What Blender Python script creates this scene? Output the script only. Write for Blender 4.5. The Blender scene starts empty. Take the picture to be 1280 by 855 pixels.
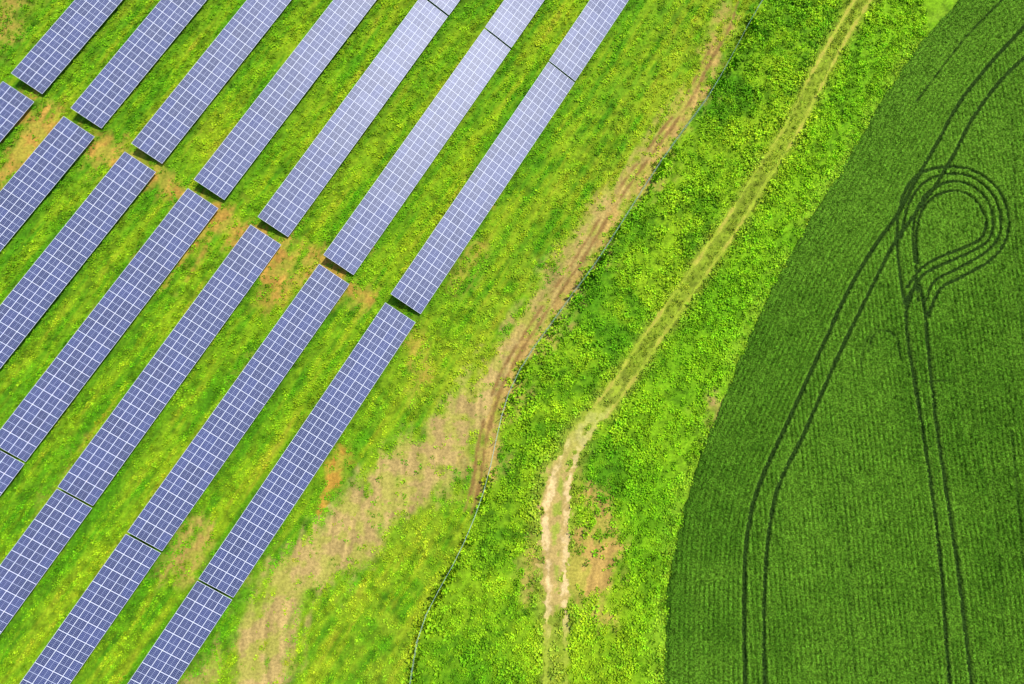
import bpy, bmesh, math, numpy as np
from mathutils import Vector
rng=np.random.default_rng(7)
sc=bpy.context.scene
col=sc.collection
sc.view_settings.view_transform='Standard'
sc.view_settings.look='None'
sc.view_settings.exposure=0

# ---------------- camera (drone, 69 m up, nearly straight down) ----------------
H=69.0; TH=math.radians(12.6); F=853.0
cam=bpy.data.cameras.new("drone_camera"); cam.lens=36*F/1280; cam.sensor_width=36
cam.clip_end=3000; cam.clip_start=0.5
co=bpy.data.objects.new("drone_camera",cam); co.location=(0,0,H); co.rotation_euler=(TH,0,0)
col.objects.link(co); sc.camera=co

def G(px,py,z=0.0):
    """survey helper: ground coordinates (m) of a spot read off the aerial photograph"""
    cx=(px-640)/F; cy=(427.5-py)/F
    d=(cx, cy*math.cos(TH)+math.sin(TH), cy*math.sin(TH)-math.cos(TH))
    t=(z-H)/d[2]
    return (d[0]*t,d[1]*t)
def PL(pts): return np.array([G(*p) for p in pts])

def smooth_line(P,n=6):
    P=np.asarray(P,float)
    Q=np.vstack([2*P[0]-P[1],P,2*P[-1]-P[-2]])
    out=[]
    for i in range(1,len(Q)-2):
        p0,p1,p2,p3=Q[i-1],Q[i],Q[i+1],Q[i+2]
        for t in np.arange(n)/n:
            out.append(.5*((2*p1)+(-p0+p2)*t+(2*p0-5*p1+4*p2-p3)*t*t+(-p0+3*p1-3*p2+p3)*t**3))
    out.append(Q[-2]); return np.array(out)

# ---------------- noise ----------------
_T=[np.random.default_rng(100+i).random((256,256)) for i in range(8)]
def vn(x,y,s=1.0,seed=0):
    T=_T[seed%8]; x=x/s+seed*37.7; y=y/s+seed*17.3
    xi=np.floor(x).astype(int); yi=np.floor(y).astype(int)
    fx=x-xi; fy=y-yi; fx=fx*fx*(3-2*fx); fy=fy*fy*(3-2*fy)
    a=T[xi&255,yi&255]; b=T[(xi+1)&255,yi&255]; c=T[xi&255,(yi+1)&255]; d=T[(xi+1)&255,(yi+1)&255]
    return (a*(1-fx)+b*fx)*(1-fy)+(c*(1-fx)+d*fx)*fy
def fbm(x,y,s,seed=0,o=4):
    v=0;a=1;t=0
    for i in range(o):
        # rotate every octave so no lattice direction shows
        ca,sa=math.cos(.6+1.1*i+seed),math.sin(.6+1.1*i+seed)
        v=v+a*vn(x*ca-y*sa,x*sa+y*ca,s/2**i,seed+i); t+=a; a*=.55
    return v/t
def ss(a,b,x):
    t=np.clip((x-a)/(b-a),0,1); return t*t*(3-2*t)
def dist(x,y,P,W=None,maxd=12.):
    """distance (minus local half width W) to a polyline"""
    D=np.full(x.shape,maxd+5.0)
    P=np.asarray(P)
    lo=P.min(0)-maxd; hi=P.max(0)+maxd
    m=(x>lo[0])&(x<hi[0])&(y>lo[1])&(y<hi[1])
    if not m.any(): return D
    xx=x[m]; yy=y[m]; dd=np.full(xx.shape,maxd+5.0)
    for i in range(len(P)-1):
        a=P[i]; b=P[i+1]; v=b-a; L=(v@v)+1e-9
        t=np.clip(((xx-a[0])*v[0]+(yy-a[1])*v[1])/L,0,1)
        q=np.hypot(xx-a[0]-t*v[0],yy-a[1]-t*v[1])
        if W is not None: q=q-(W[i]*(1-t)+W[i+1]*t)
        dd=np.minimum(dd,q)
    D[m]=dd; return D
def offset(P,o):
    P=np.asarray(P); T=np.gradient(P,axis=0); T/=np.linalg.norm(T,axis=1)[:,None]+1e-9
    return P+np.stack([-T[:,1],T[:,0]],1)*o

# ---------------- survey lines ----------------
fence_line=smooth_line(PL([(985,-60),(958,-8),(935,32),(905,88),(880,130),(850,170),(815,220),(780,275),(745,330),(715,370),(690,405),(660,447),(637,490),(625,530),(613,585),(600,630),(575,690),(545,745),(525,790),(514,855),(505,920)]),4)
bound=smooth_line(PL([(1330,-150),(1200,0),(1148,58),(1102,128),(1060,200),(1005,290),(962,368),(930,440),(900,510),(873,580),(852,650),(839,715),(832,785),(829,855),(826,960)]),4)
by=bound[::-1,1]; bx=bound[::-1,0]
def xb(y):
    v=np.interp(y,by,bx)
    v=v+np.where(y>by[-1],(y-by[-1])*0.8,0)
    return v
def crop_d(x,y):   # approx signed distance, >0 in the crop
    return (x-xb(y))*0.86 + (fbm(x,y,1.6,3)-.5)*0.6

trackc=smooth_line(PL([(1120,-70),(1078,0),(1052,42),(1020,100),(990,160),(952,220),(915,280),(880,330),(845,380),(810,430),(778,478),(750,515)]),4)
tr1=offset(trackc,.78); tr2=offset(trackc,-.78)
roadc=PL([(778,478),(750,512),(730,532),(712,562),(698,595),(692,645),(690,700),(691,745),(691,800),(692,870)])
roadw=[.3,.4,.6,.9,1.35,1.5,1.35,1.0,.6,.3]
rutL=smooth_line(PL([(742,520),(716,548),(700,575),(686,620),(682,665),(686,720),(684,780),(682,860)]),3)
rutR=smooth_line(PL([(760,512),(738,540),(722,566),(712,600),(708,650),(706,700),(706,760),(708,860)]),3)
footp=smooth_line(PL([(920,0),(906,40),(885,75),(864,118),(834,162),(794,215),(756,272),(722,328),(684,383),(645,443),(622,488),(604,550),(597,600),(586,640)]),3)
fp1=offset(footp,.30); fp2=offset(footp,-.42)
def foot_d(x,y):
    n=(fbm(x,y,.7,2)-.5)
    brk=ss(.50,.36,fbm(x,y,2.4,6)+.10*ss(36,14,y))*.5
    return np.minimum(dist(x,y,fp1,None,4),dist(x,y,fp2,None,4)+brk*.7+.03)+n*.4+brk*.2

tram=[
 [(1330,-20),(1280,33),(1235,82),(1196,132),(1168,182),(1142,228),(1118,272),(1092,308),(1060,362),(1024,440),(985,525),(950,600),(933,665),(929,750),(930,870)],
 [(1345,15),(1280,72),(1244,108),(1212,152),(1188,198),(1165,236),(1136,276),(1112,312),(1082,372),(1042,455),(1002,545),(970,612),(957,690),(953,780),(955,870)],
 [(1140,362),(1131,392),(1134,432),(1147,510),(1162,610),(1174,720),(1186,870)],
 [(1148,358),(1155,392),(1158,440),(1170,540),(1186,650),(1202,770),(1214,870)],
 [(1131,388),(1123,340),(1119,290),(1125,250),(1144,221),(1175,211),(1210,214),(1240,232),(1257,265),(1255,300),(1236,326),(1204,345),(1174,362),(1158,396)],
 [(1124,300),(1132,260),(1150,232),(1178,220),(1209,222),(1235,240),(1248,269),(1245,299),(1226,319),(1194,337),(1166,353),(1154,380)],
 [(1146,376),(1141,320),(1140,280),(1152,248),(1180,230),(1208,232),(1229,248),(1239,274),(1234,300),(1213,315),(1182,329),(1152,345),(1131,375)],
 [(1145,330),(1144,288),(1154,258),(1178,242),(1204,243),(1222,258),(1230,280),(1224,299),(1204,310),(1176,321),(1150,336),(1132,360)],
]
tram=[smooth_line(PL(t),5) for t in tram]
tramw=[.16,.16,.17,.17,.14,.12,.13,.12]
faint=[(smooth_line(PL(t),4),w) for t,w in [
 ([(1262,-14),(1252,0),(1205,48),(1165,100),(1142,130)],.85),
 ([(1084,440),(1090,420),(1104,414),(1118,422),(1124,448)],.75),
 ([(1074,462),(1080,428),(1098,406)],.55),
 ([(1150,478),(1190,476)],.6),
 ([(1262,540),(1275,700),(1285,860)],.55),([(1050,560),(1066,860)],.30),([(1236,560),(1256,860)],.3),([(1262,150),(1268,330),(1280,480)],.4)]]

# soil strokes: (points, half widths, strength, tint 0 tan..1 orange)
soil=[
 ([(918,10),(895,60),(878,112),(850,158),(810,215),(768,272),(732,330),(694,385),(655,445),(628,500),(606,570),(600,612)],[.2,.3,.45,.6,.6,.7,.85,.8,.7,.6,.5,.3],.95,.4),
 ([(860,130),(835,170),(795,215),(752,280),(716,340),(675,400),(640,445),(610,490)],[.1,.6,1.1,1.6,1.7,1.6,1.7,1.1],.80,.2),
 ([(640,440),(590,505),(545,560),(500,605),(450,655),(400,690),(355,730),(330,790),(318,870)],[1.,1.7,2.6,3.0,3.1,2.8,2.3,2.4,2.3],.94,.1),
 ([(600,480),(560,560),(600,590)],[.8,1.4,.8],.75,.3),
 ([(520,560),(440,620),(390,660)],[.8,1.2,.8],.5,.4),
 ([(240,855),(300,800),(340,740)],[1.2,1.2,1.],.6,.3),
 ([(-30,130),(40,150),(125,190),(210,232),(290,285),(372,325),(455,370)],[1.4,1.2,1.3,1.5,1.6,1.7,.6],.86,.85),
 ([(60,135),(25,190),(-20,240)],[1.2,1.3,1.0],.95,.85),
 ([(262,278),(238,308),(212,345)],[.9,1.3,.8],1.,.9),
 ([(360,305),(345,345)],[.9,1.0],1.,.85),
 ([(385,322),(352,372)],[.9,.9],.85,.85),
 ([(20,0),(0,40)],[1.6,1.4],.65,.7),
 ([(433,560),(415,590),(398,640)],[.3,.7,.2],.95,1.),
 ([(734,615),(745,650)],[.8,.8],.95,.5),
 ([(742,690),(744,715),(722,750)],[1.8,1.9,.8],1.0,.5),
 ([(745,770),(765,772)],[.4,.4],.9,.5),
 ([(665,690),(655,750)],[.5,.4],.7,.4),
 ([(250,660),(225,720)],[.6,.6],.8,.5),
 ([(600,230),(606,250)],[.3,.3],.6,.9),([(515,430),(530,470),(520,500)],[.5,.7,.4],.6,.8),
 ([(890,500),(888,530)],[.25,.3],.8,.2),
 ([(600,310),(580,350)],[.5,.7],.5,.7),
 ([(100,560),(60,620)],[.4,.4],.65,.7),([(320,450),(290,500)],[.4,.3],.65,.8),([(180,330),(130,400)],[.4,.4],.65,.8),
 ([(480,260),(450,320)],[.35,.4],.6,.8),([(150,230),(110,290)],[.4,.5],.65,.9),
]
soil=[(PL(p),w,s,t) for p,w,s,t in soil]

def path_parts(x,y):
    n=(fbm(x,y,1.0,5)-.5); n0=(fbm(x,y,.45,1)-.5)
    d=dist(x,y,roadc,roadw,6)
    low=ss(-15,-8,y)
    main=ss(.40,-.55,d+n*1.8+n0*1.0)*ss(.28,.48,fbm(x,y,.9,2)+.20*ss(0.,-1.0,d))*(.10+.90*low)
    r=np.minimum(dist(x,y,rutL,None,5),dist(x,y,rutR,None,5))
    ruts=ss(.55,.10,r+n*.9+n0*.7)*(.38+.62*low)
    u=np.minimum(dist(x,y,tr1,None,5),dist(x,y,tr2,None,5))
    patchy=ss(.30,.58,fbm(x,y,5.,1)+.16*ss(22,5,y))
    upr=ss(.46,.0,u+n*.4+n0*.35)*(.43+.50*patchy)
    return main,ruts,upr
def path_mask(x,y):
    return np.clip(np.maximum.reduce(path_parts(x,y)),0,1)

def side_fence(x,y):   # + on the meadow side of the fence
    fy=fence_line[::-1,1]; fx=fence_line[::-1,0]
    return x-np.interp(y,fy,fx)
def soil_mask(x,y):
    n1=fbm(x,y,3.2,1); n2=fbm(x,y,.8,4)
    sf=side_fence(x,y); st=vn(sf/.6+y*.35,y/5.5,1,2)
    m=np.zeros(x.shape); tn=np.zeros(x.shape)
    for P,w,s,t in soil:
        d=dist(x,y,P,w,9)
        v=ss(1.5,-1.4,d+(n1-.5)*4.4+(n2-.5)*2.8+(st-.5)*2.4)*s
        v=v*ss(.30,.58,n2*.35+n1*.35+st*.30+.20*s)
        tn=np.where(v>m,t,tn); m=np.maximum(m,v)
    return m,tn
C=lambda *a: np.array(a)
ang=math.radians(58.5)
def mixc(a,b,t): return a*(1-t[...,None])+b*t[...,None]
def row_band(x,y):   # bands of darker, greener grass colour along and under the panel rows
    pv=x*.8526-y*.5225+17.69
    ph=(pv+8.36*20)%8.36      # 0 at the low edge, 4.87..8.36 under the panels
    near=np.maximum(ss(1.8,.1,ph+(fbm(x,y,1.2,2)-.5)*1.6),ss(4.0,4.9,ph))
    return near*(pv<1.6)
def veg_color(x,y):
    z=np.ones(x.shape+(3,))
    u=x*math.cos(ang)+y*math.sin(ang); v=-x*math.sin(ang)+y*math.cos(ang)
    n1=fbm(x,y,7,0); n2=fbm(x,y,1.7,2); n3=fbm(x,y,.6,6)
    na=.5*vn(u/8,v/.7,1,3)+.3*vn(u/3.2,v/.34,1,5)+.2*vn(u/1.4,v/.25,1,6)
    sf=side_fence(x,y)
    meadow=ss(-.4,.8,sf)
    c=mixc(z*C(.13,.41,.006),z*C(.38,.57,.012),ss(.30,.70,n1*.18+na*.70+n2*.12))       # solar field
    c=mixc(c,z*C(.44,.37,.03),ss(.60,.82,na*.75+n3*.25)*.6)
    c=mixc(c,z*C(.09,.31,.005),row_band(x,y)*.60)
    yel=ss(18,3,-sf)*(1-meadow)
    c=mixc(c,z*C(.41,.52,.022),yel*.5*ss(.3,.6,n2))
    lush=mixc(z*C(.14,.41,.007),z*C(.36,.60,.013),ss(.34,.66,n2*.35+n1*.45+n3*.2))
    c=mixc(c,lush,meadow)
    c=mixc(c,z*C(.11,.36,.007),np.exp(-((sf-1.5)/2.2)**2)*.30*meadow)
    dt=dist(x,y,trackc,None,6); 
    c=mixc(c,z*C(.37,.49,.030),ss(2.0,.5,dt+(n2-.5)*1.4)*.9)
    rd=dist(x,y,roadc,roadw,6)
    c=mixc(c,z*C(.36,.46,.04),ss(1.5,.0,rd+(n2-.5)*1.5)*.75)
    right=(x-np.interp(y,trackc[::-1,1],trackc[::-1,0]))
    c=mixc(c,z*C(.24,.57,.008),ss(1,4,right)*meadow*.6)
    cd=crop_d(x,y)
    c=mixc(c,z*C(.34,.55,.03),ss(-2.2,-.4,cd)*.5*ss(.35,.6,n2))
    dark=ss(.53,.31,n3*.75+n2*.25)
    c=c*(1-.36*dark)[...,None]
    return c
def ground_color(x,y):
    m,t=soil_mask(x,y)
    z=np.ones(x.shape+(3,))
    yg=fbm(x,y,.45,3)
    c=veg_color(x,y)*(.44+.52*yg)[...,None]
    n=fbm(x,y,1.5,3); sf=side_fence(x,y)
    streak=vn(sf/.33+y*.9,y/5.,1,5)
    s=mixc(z*C(.50,.355,.125),z*C(.50,.265,.035),t)*(.52+.32*n+.56*streak)[...,None]
    s=mixc(s,z*C(.36,.40,.035),ss(.48,.62,fbm(x,y,1.3,6))*.55)
    c=mixc(c,s,np.clip(m*1.08,0,.96))
    c=mixc(c,z*C(.25,.14,.04),ss(.30,.05,foot_d(x,y))*.88)
    p=path_mask(x,y)
    c=mixc(c,z*C(.41,.42,.055)*(.75+.45*n)[...,None],p*.7)
    cd=crop_d(x,y)
    c=mixc(c,z*C(.06,.10,.015),ss(-.3,.6,cd))
    return c

def terrain(x,y):
    return (fbm(x,y,9,2,2)-.5)*.35+(fbm(x,y,1.9,5,2)-.5)*.14
def micro(x,y,sm): return (1-sm)*(fbm(x,y,.75,6,2)-.5)*.14

# ---------------- mesh helpers ----------------
def axis(a,b,step,far):
    f=np.arange(a,b+step/2,step); out=[];s=step;v=f[-1]
    while v<far: s*=1.35; v+=s; out.append(v)
    out2=[];s=step;v=f[0]
    while v>-far: s*=1.35; v-=s; out2.append(v)
    return np.concatenate([out2[::-1],f,out])
def make_mesh(name,V,Fc,colors=None,smooth=True):
    me=bpy.data.meshes.new(name)
    n=len(V); k=Fc.shape[1]
    me.vertices.add(n); me.vertices.foreach_set("co",V.astype(np.float32).ravel())
    me.loops.add(Fc.size); me.loops.foreach_set("vertex_index",Fc.astype(np.int32).ravel())
    me.polygons.add(len(Fc)); me.polygons.foreach_set("loop_start",(np.arange(len(Fc))*k).astype(np.int32))
    me.polygons.foreach_set("use_smooth",np.full(len(Fc),smooth))
    if colors is not None:
        at=me.color_attributes.new("tone",'FLOAT_COLOR','POINT')
        c4=np.ones((n,4),np.float32); c4[:,:3]=colors; at.data.foreach_set("color",c4.ravel())
    me.update(); me.validate(); return me
def grid_faces(nx,ny,keep=None):
    i=np.arange(nx*ny).reshape(ny,nx)
    f=np.stack([i[:-1,:-1],i[:-1,1:],i[1:,1:],i[1:,:-1]],-1)
    if keep is not None: f=f[keep]
    return f.reshape(-1,4)
def compact(V,Fc,Cc):
    u,inv=np.unique(Fc.ravel(),return_inverse=True)
    return V[u],inv.reshape(Fc.shape),Cc[u]
def add(name,me,mat,**props):
    o=bpy.data.objects.new(name,me); col.objects.link(o)
    if mat: me.materials.append(mat)
    for k,v in props.items(): o[k]=v
    return o

# ---------------- materials ----------------
def new_mat(name):
    m=bpy.data.materials.new(name); m.use_nodes=True
    nt=m.node_tree; b=nt.nodes["Principled BSDF"]; return m,nt,b
def tone_mat(name,rough=.9,spec=.15,nscale=6.,lo=.6,hi=1.4,bump=.0,detail=3):
    m,nt,b=new_mat(name); N=nt.nodes; L=nt.links
    at=N.new('ShaderNodeAttribute'); at.attribute_name='tone'
    tc=N.new('ShaderNodeTexCoord')
    no=N.new('ShaderNodeTexNoise'); no.inputs['Scale'].default_value=nscale; no.inputs['Detail'].default_value=detail; no.inputs['Roughness'].default_value=.6
    L.new(tc.outputs['Object'],no.inputs['Vector'])
    mr=N.new('ShaderNodeMapRange'); mr.inputs['From Min'].default_value=.35; mr.inputs['From Max'].default_value=.65
    mr.inputs['To Min'].default_value=lo; mr.inputs['To Max'].default_value=hi
    L.new(no.outputs['Fac'],mr.inputs['Value'])
    mx=N.new('ShaderNodeVectorMath'); mx.operation='SCALE'
    L.new(at.outputs['Color'],mx.inputs[0]); L.new(mr.outputs['Result'],mx.inputs['Scale'])
    L.new(mx.outputs['Vector'],b.inputs['Base Color'])
    b.inputs['Roughness'].default_value=rough; b.inputs['Specular IOR Level'].default_value=spec
    if bump>0:
        bu=N.new('ShaderNodeBump'); bu.inputs['Strength'].default_value=bump; bu.inputs['Distance'].default_value=.15
        L.new(no.outputs['Fac'],bu.inputs['Height']); L.new(bu.outputs['Normal'],b.inputs['Normal'])
    return m
m_ground=tone_mat("meadow_ground",nscale=4,lo=.78,hi=1.22,bump=.4)
m_track=tone_mat("sandy_track",nscale=5,lo=.82,hi=1.14,bump=.3)
m_tuft=tone_mat("grass_leaf",rough=.8,spec=.08,nscale=1.5,lo=.85,hi=1.15,detail=1)
m_crop=tone_mat("crop_canopy",spec=.05,nscale=6.5,lo=.42,hi=1.58,bump=.7,detail=1)
m_cropt=tone_mat("crop_leaf",rough=.8,spec=.08,nscale=1.5,lo=.85,hi=1.15,detail=1)

# ---------------- ground ----------------
xs=axis(-64,64,.19,600); ys=axis(-24,62,.19,600)
X,Y=np.meshgrid(xs,ys)
sm,_=soil_mask(X,Y)
Z=terrain(X,Y)+micro(X,Y,sm)
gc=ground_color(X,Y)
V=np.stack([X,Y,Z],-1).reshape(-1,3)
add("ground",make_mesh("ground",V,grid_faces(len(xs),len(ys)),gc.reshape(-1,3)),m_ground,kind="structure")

# ---------------- dirt track ----------------
xs=np.arange(-2,48,.10); ys=np.arange(-24,60,.10)
X,Y=np.meshgrid(xs,ys); main,ruts,upr=path_parts(X,Y); p=np.maximum.reduce([main,ruts,upr])
edge=p+(fbm(X,Y,.4,7)-.5)*.26
keep=(edge>.31); keep=keep[:-1,:-1]&keep[1:,1:]&keep[:-1,1:]&keep[1:,:-1]
m2,_=soil_mask(X,Y)
Z=terrain(X,Y)+micro(X,Y,m2)+.035
z3=np.ones(X.shape+(3,)); n=fbm(X,Y,.7,1)
c=mixc(z3*C(.50,.355,.11),z3*C(.74,.54,.24),ss(.25,.85,ruts)*ss(.38,.64,n+.04))
rr=np.minimum(dist(X,Y,rutL,None,5),dist(X,Y,rutR,None,5))
mid=ss(.35,.8,rr)*ss(.42,.55,fbm(X,Y,1.0,4))
c=mixc(c,z3*C(.30,.40,.03),mid*.8)
c=c*(.75+.50*fbm(X,Y,.5,3))[...,None]
upm=np.clip(ss(1.,14.,Y)*.6+.4*ss(0,8,Y)+.85*ss(-9,-15,Y),0,1)
olive=mixc(z3*C(.35,.45,.028),z3*C(.46,.42,.06),ss(.50,1.,upr))*(.8+.35*fbm(X,Y,.5,3))[...,None]
c=mixc(c,olive,upm)
# the rim of the track takes the colour of the turf around it
c=mixc(z3*C(.32,.42,.032),c,ss(.28,.54,p))
V=np.stack([X,Y,Z],-1).reshape(-1,3); Fc=grid_faces(len(xs),len(ys),keep)
V,Fc,cc=compact(V,Fc,c.reshape(-1,3))
add("dirt_track",make_mesh("dirt_track",V,Fc,cc),m_track,kind="structure")

# ---------------- crop field ----------------
T1=tram[0]
t1y=T1[::-1,1]; t1x=T1[::-1,0]
rowdir=np.array(G(1212,855))-np.array(G(1165,500)); rowdir/=np.linalg.norm(rowdir)
def row_coord(x,y):
    a=dist(x,y,T1,None,40)
    right=(x-np.interp(y,t1y,t1x))>0
    b=x*rowdir[1]-y*rowdir[0]
    return np.where(right,b,a)
RP=.46
def ripple(x,y,rc):
    return np.cos((rc+.06*fbm(x,y,2.5,4,2))*2*np.pi/RP)*ss(.18,.60,fbm(x,y,1.2,7,2))
def tram_cut(x,y,soft=False):
    cut=np.zeros(x.shape); halo=np.zeros(x.shape)
    wob=(vn(x,y,.5,3)-.5)*.08
    for P,w in zip(tram,tramw):
        d=dist(x,y,P,None,3)+wob
        cut=np.maximum(cut,ss(w+.08,w-.01,d)); halo=np.maximum(halo,ss(w+.42,w+.10,d))
    for P,w in faint:
        d=dist(x,y,P,None,3)
        cut=np.maximum(cut,ss(.20,.05,d)*w*(.6+.4*ss(.2,.45,vn(x,y,.9,2))))
    return (cut,halo) if soft else cut
def crop_h(x,y,cut,rc):
    cd=crop_d(x,y)
    h=.28+.05*ripple(x,y,rc)+.13*(fbm(x,y,.36,4,2)-.5)+.06*(fbm(x,y,3,1,2)-.5)
    return h*ss(-.15,.5,cd)*(1-.80*cut)+.05
def crop_color(x,y,cut,halo,rc):
    z=np.ones(x.shape+(3,)); n1=fbm(x,y,9,3); n2=fbm(x,y,.9,6) 
    streak=vn(rc,rc*0,.40,2)*.6+vn(rc,rc*0,2.1,5)*.4
    c=mixc(z*C(.076,.208,.010),z*C(.148,.335,.020),np.clip(ss(.3,.7,n1)*.45+ss(.3,.7,n2)*.30+(streak-.5)*.7,0,1))
    c=mixc(c,z*C(.175,.375,.024),ss(0,50,y)*.45)
    c=mixc(c,z*C(.19,.41,.03),halo*.5)
    c=c*(.89+.26*ripple(x,y,rc))[...,None]
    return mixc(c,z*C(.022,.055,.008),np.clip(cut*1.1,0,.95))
xs=np.concatenate([np.arange(13,64,.10),64+np.cumsum(.10*1.35**np.arange(1,25))])
ys=np.arange(-24,62,.10); e=np.cumsum(.10*1.35**np.arange(1,25)); ys=np.concatenate([(-24-e)[::-1],ys,ys[-1]+e])
X,Y=np.meshgrid(xs,ys); cd=crop_d(X,Y); cut,halo=tram_cut(X,Y,True); rc=row_coord(X,Y)
keep=(cd>-.1); keep=keep[:-1,:-1]&keep[1:,1:]&keep[:-1,1:]&keep[1:,:-1]
Z=terrain(X,Y)+.08+crop_h(X,Y,cut,rc)
V=np.stack([X,Y,Z],-1).reshape(-1,3); Fc=grid_faces(len(xs),len(ys),keep)
V,Fc,cc=compact(V,Fc,crop_color(X,Y,cut,halo,rc).reshape(-1,3))
add("crop_field",make_mesh("crop_field",V,Fc,cc*.76),m_crop,kind="structure")

# ---------------- plant scatter ----------------
def tufts(name,x,y,z,size,height,cols,K,mat,wid=.18):
    n=len(x)
    a=rng.random((n,1))*6.283+np.arange(K)[None]*6.283/K+rng.normal(0,.35,(n,K))
    l=size[:,None]*(.65+.6*rng.random((n,K))); hh=height[:,None]*(.5+.7*rng.random((n,K)))
    w=l*(wid+.12*rng.random((n,K)))
    ca,sa=np.cos(a),np.sin(a)
    bx=x[:,None]+0*a; by_=y[:,None]+0*a; bz=z[:,None]+0*a
    P=np.empty((n,K,4,3))
    P[:,:,0]=np.stack([bx+ca*.03,by_+sa*.03,bz-.05],-1)
    P[:,:,1]=np.stack([bx+ca*l*.55-sa*w,by_+sa*l*.55+ca*w,bz+hh*.85],-1)
    P[:,:,2]=np.stack([bx+ca*l,by_+sa*l,bz+hh*(.75)],-1)
    P[:,:,3]=np.stack([bx+ca*l*.55+sa*w,by_+sa*l*.55-ca*w,bz+hh*.85],-1)
    cc=cols[:,None,:]*(.78+.44*rng.random((n,K,1)))
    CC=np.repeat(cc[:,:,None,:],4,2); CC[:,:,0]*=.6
    V=P.reshape(-1,3); Fc=np.arange(len(V)).reshape(-1,4)[:,::-1]
    return add(name,make_mesh(name,V,Fc,CC.reshape(-1,3),False),mat,kind="stuff")

N=190000
x=rng.uniform(-62,48,N); y=rng.uniform(-20,60,N)
vis=(np.abs(x)<50+ (y+18)*.19)
cd=crop_d(x,y)
m,_t=soil_mask(x,y); p=path_mask(x,y)
sf=side_fence(x,y); mead=ss(-.5,1,sf)
right=ss(1,4,x-np.interp(y,trackc[::-1,1],trackc[::-1,0]))*mead
ontrack=ss(1.3,.7,dist(x,y,trackc,None,4))
u_=x*math.cos(ang)+y*math.sin(ang); v_=-x*math.sin(ang)+y*math.cos(ang)
dens=(1-m*.96)*(1-ss(.12,.35,p))*(.65+.35*mead)*(.28+.72*ss(.36,.58,.35*fbm(x,y,1.1,3)+.65*vn(u_/3.5,v_/.5,1,4)))
dens*=1-.95*ss(.40,.20,foot_d(x,y))
k=vis&(cd<-.05)&(rng.random(N)<dens)
x,y,mead,right,sf,ontrack=x[k],y[k],mead[k],right[k],sf[k],ontrack[k]; n=len(x)
size=(.12+.20*rng.random(n)**1.8)*(1+.45*mead*(1-.7*right)*ss(.45,.68,fbm(x,y,2.0,5)))*(1-.45*ontrack)
nearf=np.exp(-(sf/.7)**2)*ss(.4,.6,fbm(x,y,2.5,2))
size*=1+.6*nearf
hgt=size*(.5+.6*rng.random(n))*(.8+.4*mead)*(1+1.5*nearf)
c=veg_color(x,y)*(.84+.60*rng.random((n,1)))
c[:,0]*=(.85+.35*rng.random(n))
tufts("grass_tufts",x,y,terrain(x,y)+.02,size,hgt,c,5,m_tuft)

N=210000
x=rng.uniform(14,62,N); y=rng.uniform(-20,60,N); vis=(np.abs(x)<50+(y+18)*.19)
k=vis&(crop_d(x,y)>-.05); x,y=x[k],y[k]
cut,halo=tram_cut(x,y,True); rc=row_coord(x,y)
k=(cut<.25)&(rng.random(len(x))<.45+.52*ripple(x,y,rc)); x,y,cut,halo,rc=x[k],y[k],cut[k],halo[k],rc[k]; n=len(x)
size=.09+.07*rng.random(n); hgt=.07+.10*rng.random(n)
c=crop_color(x,y,cut,halo,rc)*(.60+1.3*rng.random((n,1))**1.5)
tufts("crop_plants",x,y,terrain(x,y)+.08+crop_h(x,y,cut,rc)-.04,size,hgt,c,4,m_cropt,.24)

# ---------------- solar tables ----------------
def simple(name,c,rough=.5,metal=0.,var=.15):
    m,nt,b=new_mat(name); N=nt.nodes; L=nt.links
    tc=N.new('ShaderNodeTexCoord'); no=N.new('ShaderNodeTexNoise'); no.inputs['Scale'].default_value=3
    L.new(tc.outputs['Object'],no.inputs['Vector'])
    mr=N.new('ShaderNodeMapRange'); mr.inputs['To Min'].default_value=1-var; mr.inputs['To Max'].default_value=1+var
    L.new(no.outputs['Fac'],mr.inputs['Value'])
    mx=N.new('ShaderNodeVectorMath'); mx.operation='SCALE'; mx.inputs[0].default_value=c
    L.new(mr.outputs['Result'],mx.inputs['Scale']); L.new(mx.outputs['Vector'],b.inputs['Base Color'])
    b.inputs['Roughness'].default_value=rough; b.inputs['Metallic'].default_value=metal
    return m
m_alu=simple("brushed_aluminium",(.78,.81,.92),.6,.0,.08)
m_steel=simple("galvanised_steel",(.45,.47,.48),.5,.6)
m_back=simple("white_backsheet",(.7,.7,.7),.7)
ML,MW=1.655,.909     # landscape module
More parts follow.
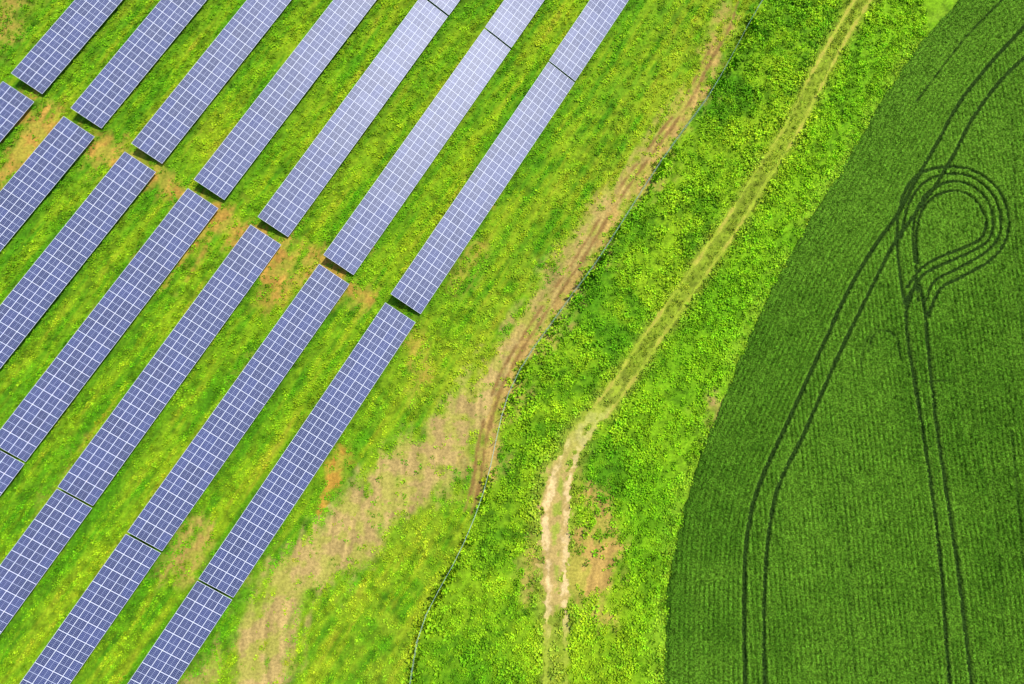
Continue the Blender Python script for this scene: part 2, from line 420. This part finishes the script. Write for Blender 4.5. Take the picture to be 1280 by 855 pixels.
def cell_mat():
    m,nt,b=new_mat("silicon_cells"); N=nt.nodes; L=nt.links
    tc=N.new('ShaderNodeTexCoord'); sp=N.new('ShaderNodeSeparateXYZ'); L.new(tc.outputs['Object'],sp.inputs[0])
    def math_(op,a,b_=None,c_=None):
        n=N.new('ShaderNodeMath'); n.operation=op
        for i,v in enumerate((a,b_,c_)):
            if v is None: continue
            if isinstance(v,(int,float)): n.inputs[i].default_value=v
            else: L.new(v,n.inputs[i])
        return n.outputs[0]
    def lines(o,pitch,w):
        a=math_('MULTIPLY_ADD',o,1/pitch,100.0)
        f=math_('FRACT',a); d=math_('ABSOLUTE',math_('SUBTRACT',f,.5))   # .5 at cell edge
        return math_('GREATER_THAN',d,.5-w/pitch/2)
    lx=lines(sp.outputs['X'],(ML-.05)/10,.012); ly=lines(sp.outputs['Y'],(MW-.05)/6,.012)
    midx=math_('LESS_THAN',math_('ABSOLUTE',sp.outputs['X']),.020)
    midy=math_('LESS_THAN',math_('ABSOLUTE',sp.outputs['Y']),.011)
    g=math_('MAXIMUM',math_('MULTIPLY',math_('MAXIMUM',lx,ly),.6),math_('MAXIMUM',midx,midy))
    oi=N.new('ShaderNodeObjectInfo')
    no=N.new('ShaderNodeTexNoise'); no.inputs['Scale'].default_value=2.5; L.new(tc.outputs['Object'],no.inputs['Vector'])
    v=math_('MULTIPLY_ADD',oi.outputs['Random'],.40,.80)
    v2=math_('MULTIPLY',v,math_('MULTIPLY_ADD',no.outputs['Fac'],.3,.85))
    sc_=N.new('ShaderNodeVectorMath'); sc_.operation='SCALE'; sc_.inputs[0].default_value=(.032,.046,.155); L.new(v2,sc_.inputs['Scale'])
    mx=N.new('ShaderNodeMix'); mx.data_type='RGBA'; L.new(g,mx.inputs['Factor']); L.new(sc_.outputs[0],mx.inputs['A']); mx.inputs['B'].default_value=(.62,.67,.84,1)
    L.new(mx.outputs['Result'],b.inputs['Base Color'])
    b.inputs['Roughness'].default_value=.41; b.inputs['Specular IOR Level'].default_value=.46
    b.inputs['Specular Tint'].default_value=(.86,.90,1,1)
    return m
m_cell=cell_mat()
def module_mesh():
    bm=bmesh.new(); l,w,h=ML/2,MW/2,.035; fw=.026
    def ring(a,b_,z): return [bm.verts.new((sx*a,sy*b_,z)) for sx,sy in ((-1,-1),(1,-1),(1,1),(-1,1))]
    bo=ring(l,w,0); to=ring(l,w,h); ti=ring(l-fw,w-fw,h); gi=ring(l-fw,w-fw,h-.004)
    for i in range(4):
        j=(i+1)%4
        bm.faces.new((bo[i],bo[j],to[j],to[i])); bm.faces.new((to[i],to[j],ti[j],ti[i])); bm.faces.new((ti[i],ti[j],gi[j],gi[i]))
    g=bm.faces.new(gi); g.material_index=1
    b_=bm.faces.new(bo[::-1]); b_.material_index=2
    me=bpy.data.meshes.new("solar_module"); bm.to_mesh(me); bm.free()
    for mm in (m_alu,m_cell,m_back): me.materials.append(mm)
    return me
def box(bm,x0,x1,y0,y1,z0,z1):
    v=[bm.verts.new(p) for p in ((x0,y0,z0),(x1,y0,z0),(x1,y1,z0),(x0,y1,z0),(x0,y0,z1),(x1,y0,z1),(x1,y1,z1),(x0,y1,z1))]
    for f in ((3,2,1,0),(4,5,6,7),(0,1,5,4),(1,2,6,5),(2,3,7,6),(3,0,4,7)): bm.faces.new([v[i] for i in f])
def bm_mesh(name,boxes,mat):
    bm=bmesh.new()
    for b_ in boxes: box(bm,*b_)
    me=bpy.data.meshes.new(name); bm.to_mesh(me); bm.free(); me.materials.append(mat); return me
NC,NR=19,4; PX=1.663; PY=.917; TILT=math.radians(18); ZL=.40
TL=NC*PX
me_mod=module_mesh()
def legmesh(h): return bm_mesh("leg",[(-.05,.05,-.04,.04,-.4,h),(-.09,.09,-.09,.09,h-.012,h)],m_steel)
ylo,yhi=.75,2.75
zc=lambda yy: ZL+yy*math.tan(TILT)-.20
me_l1=legmesh(zc(ylo)); me_l2=legmesh(zc(yhi))
me_beam=bm_mesh("beam",[(-.03,.03,.1,3.55,-.145,-.075)],m_steel)
me_rail=bm_mesh("rail",[(0,TL,-.03,.03,-.07,-.006)],m_steel)
d=np.array([math.cos(ang),math.sin(ang)])
def table(ox,oy,label):
    e=bpy.data.objects.new("solar_panel_table",None); col.objects.link(e)
    e.empty_display_size=.5
    e.location=(ox,oy,0); e.rotation_euler=(0,0,ang+math.radians(rng.normal(0,.12)))
    e["label"]=label; e["category"]="solar panel"; e["group"]="rows of solar panel tables"
    tl=TILT+math.radians(rng.normal(0,.4))
    def part(name,me,loc,rot=(0,0,0)):
        o=bpy.data.objects.new(name,me); col.objects.link(o); o.parent=e; o.location=loc; o.rotation_euler=rot; return o
    for i in range(NC):
        for j in range(NR):
            s=(j+.5)*PY
            part("solar_module",me_mod,((i+.5)*PX,s*math.cos(tl),ZL+s*math.sin(tl)),(tl+math.radians(rng.normal(0,.4)),math.radians(rng.normal(0,.4)),0))
    for q in (.4,1.5,2.4,3.3):
        part("rail",me_rail,(0,q*math.cos(tl),ZL+q*math.sin(tl)),(tl,0,0))
    for i in range(7):
        xx=1.2+i*(TL-2.4)/6
        part("leg",me_l1,(xx,ylo,0)); part("leg",me_l2,(xx,yhi,0)); part("beam",me_beam,(xx,0,ZL),(tl,0,0))
lab="long tilted blue-grey solar panel table standing in green grass"
lab2="tilted solar panel table catching pale sky glare, beside bright grass"
for k in range(7):
    o=np.array([-52.65+7.19*k,43.82-4.25*k])
    table(*o,lab)
    if k>=4: table(*(o+d*(TL+.22)),lab2)
for k in range(7):
    o=np.array([-53.39+7.235*k,42.83-4.24*k])-d*TL
    table(*o,"long tilted blue-grey solar panel table beside worn bare soil" if k==6 else lab)
    if k>=3: table(*(o-d*(TL+.22)),lab)

# ---------------- fence ----------------
fe=bpy.data.objects.new("wire_fence",None); col.objects.link(fe)
fe["label"]="long grey-green wire mesh fence on slim posts through grass"; fe["category"]="fence"
m_wire=simple("fence_wire",(.40,.58,.47),.7,.0)
m_post=simple("fence_post_paint",(.38,.50,.42),.7,.0)
seg=np.linalg.norm(np.diff(fence_line,axis=0),axis=1); S=np.r_[0,np.cumsum(seg)]
def at(s): return np.array([np.interp(s,S,fence_line[:,0]),np.interp(s,S,fence_line[:,1])])
p0=at(0); fe.location=(p0[0],p0[1],0)
FH=1.5; sp=2.5; npost=int(S[-1]//sp)
me_post=bm_mesh("post",[(-.022,.022,-.022,.022,-.3,FH+.05),(-.028,.028,-.028,.028,FH+.05,FH+.07)],m_post)
bm=bmesh.new()
for i in range(npost+1):
    p=at(i*sp); o=bpy.data.objects.new("post",me_post); col.objects.link(o); o.parent=fe
    o.location=(p[0]-p0[0],p[1]-p0[1],float(terrain(np.array([p[0]]),np.array([p[1]]))[0]))
def bar(a,b_,r):
    a=Vector(a); b_=Vector(b_); t=(b_-a).normalized(); u=t.cross(Vector((.3,.2,.9) if abs(t.z)<.9 else (1,0,0))).normalized(); v=t.cross(u)
    A=[bm.verts.new(a+u*r*math.cos(q)+v*r*math.sin(q)) for q in (0,2.09,4.19)]; B=[bm.verts.new(b_+u*r*math.cos(q)+v*r*math.sin(q)) for q in (0,2.09,4.19)]
    for i in range(3): bm.faces.new((A[i],A[(i+1)%3],B[(i+1)%3],B[i]))
for i in range(npost):
    a=at(i*sp)-p0; b_=at((i+1)*sp)-p0
    za=float(terrain(np.array([a[0]+p0[0]]),np.array([a[1]+p0[1]]))[0]); zb=float(terrain(np.array([b_[0]+p0[0]]),np.array([b_[1]+p0[1]]))[0])
    for h in np.linspace(.15,FH,6): bar((a[0],a[1],za+h),(b_[0],b_[1],zb+h),.0045 if h<FH-.1 else .006)
    for t in np.linspace(0,1,15)[1:-1]:
        q=a*(1-t)+b_*t; z_=za*(1-t)+zb*t
        bar((q[0],q[1],z_+.1),(q[0],q[1],z_+FH),.0035)
me=bpy.data.meshes.new("wire_mesh"); bm.to_mesh(me); bm.free(); me.materials.append(m_wire)
o=bpy.data.objects.new("wire_mesh",me); col.objects.link(o); o.parent=fe

# ---------------- light ----------------
Sd=Vector((.38,.30,.875)).normalized()
sun=bpy.data.lights.new("sun",'SUN'); sun.energy=3.8; sun.angle=math.radians(1.2); sun.color=(1,.96,.88)
so=bpy.data.objects.new("sun",sun); so.rotation_euler=(-Sd).to_track_quat('-Z','Y').to_euler(); so.location=(40,20,90); col.objects.link(so)
w=bpy.data.worlds.new("World"); sc.world=w; w.use_nodes=True
nt=w.node_tree; bg=nt.nodes["Background"]; sky=nt.nodes.new('ShaderNodeTexSky'); sky.sky_type='NISHITA'; sky.sun_disc=False
sky.sun_elevation=math.asin(Sd.z); sky.sun_rotation=math.atan2(Sd.x,Sd.y)
nt.links.new(sky.outputs[0],bg.inputs[0]); bg.inputs[1].default_value=.15
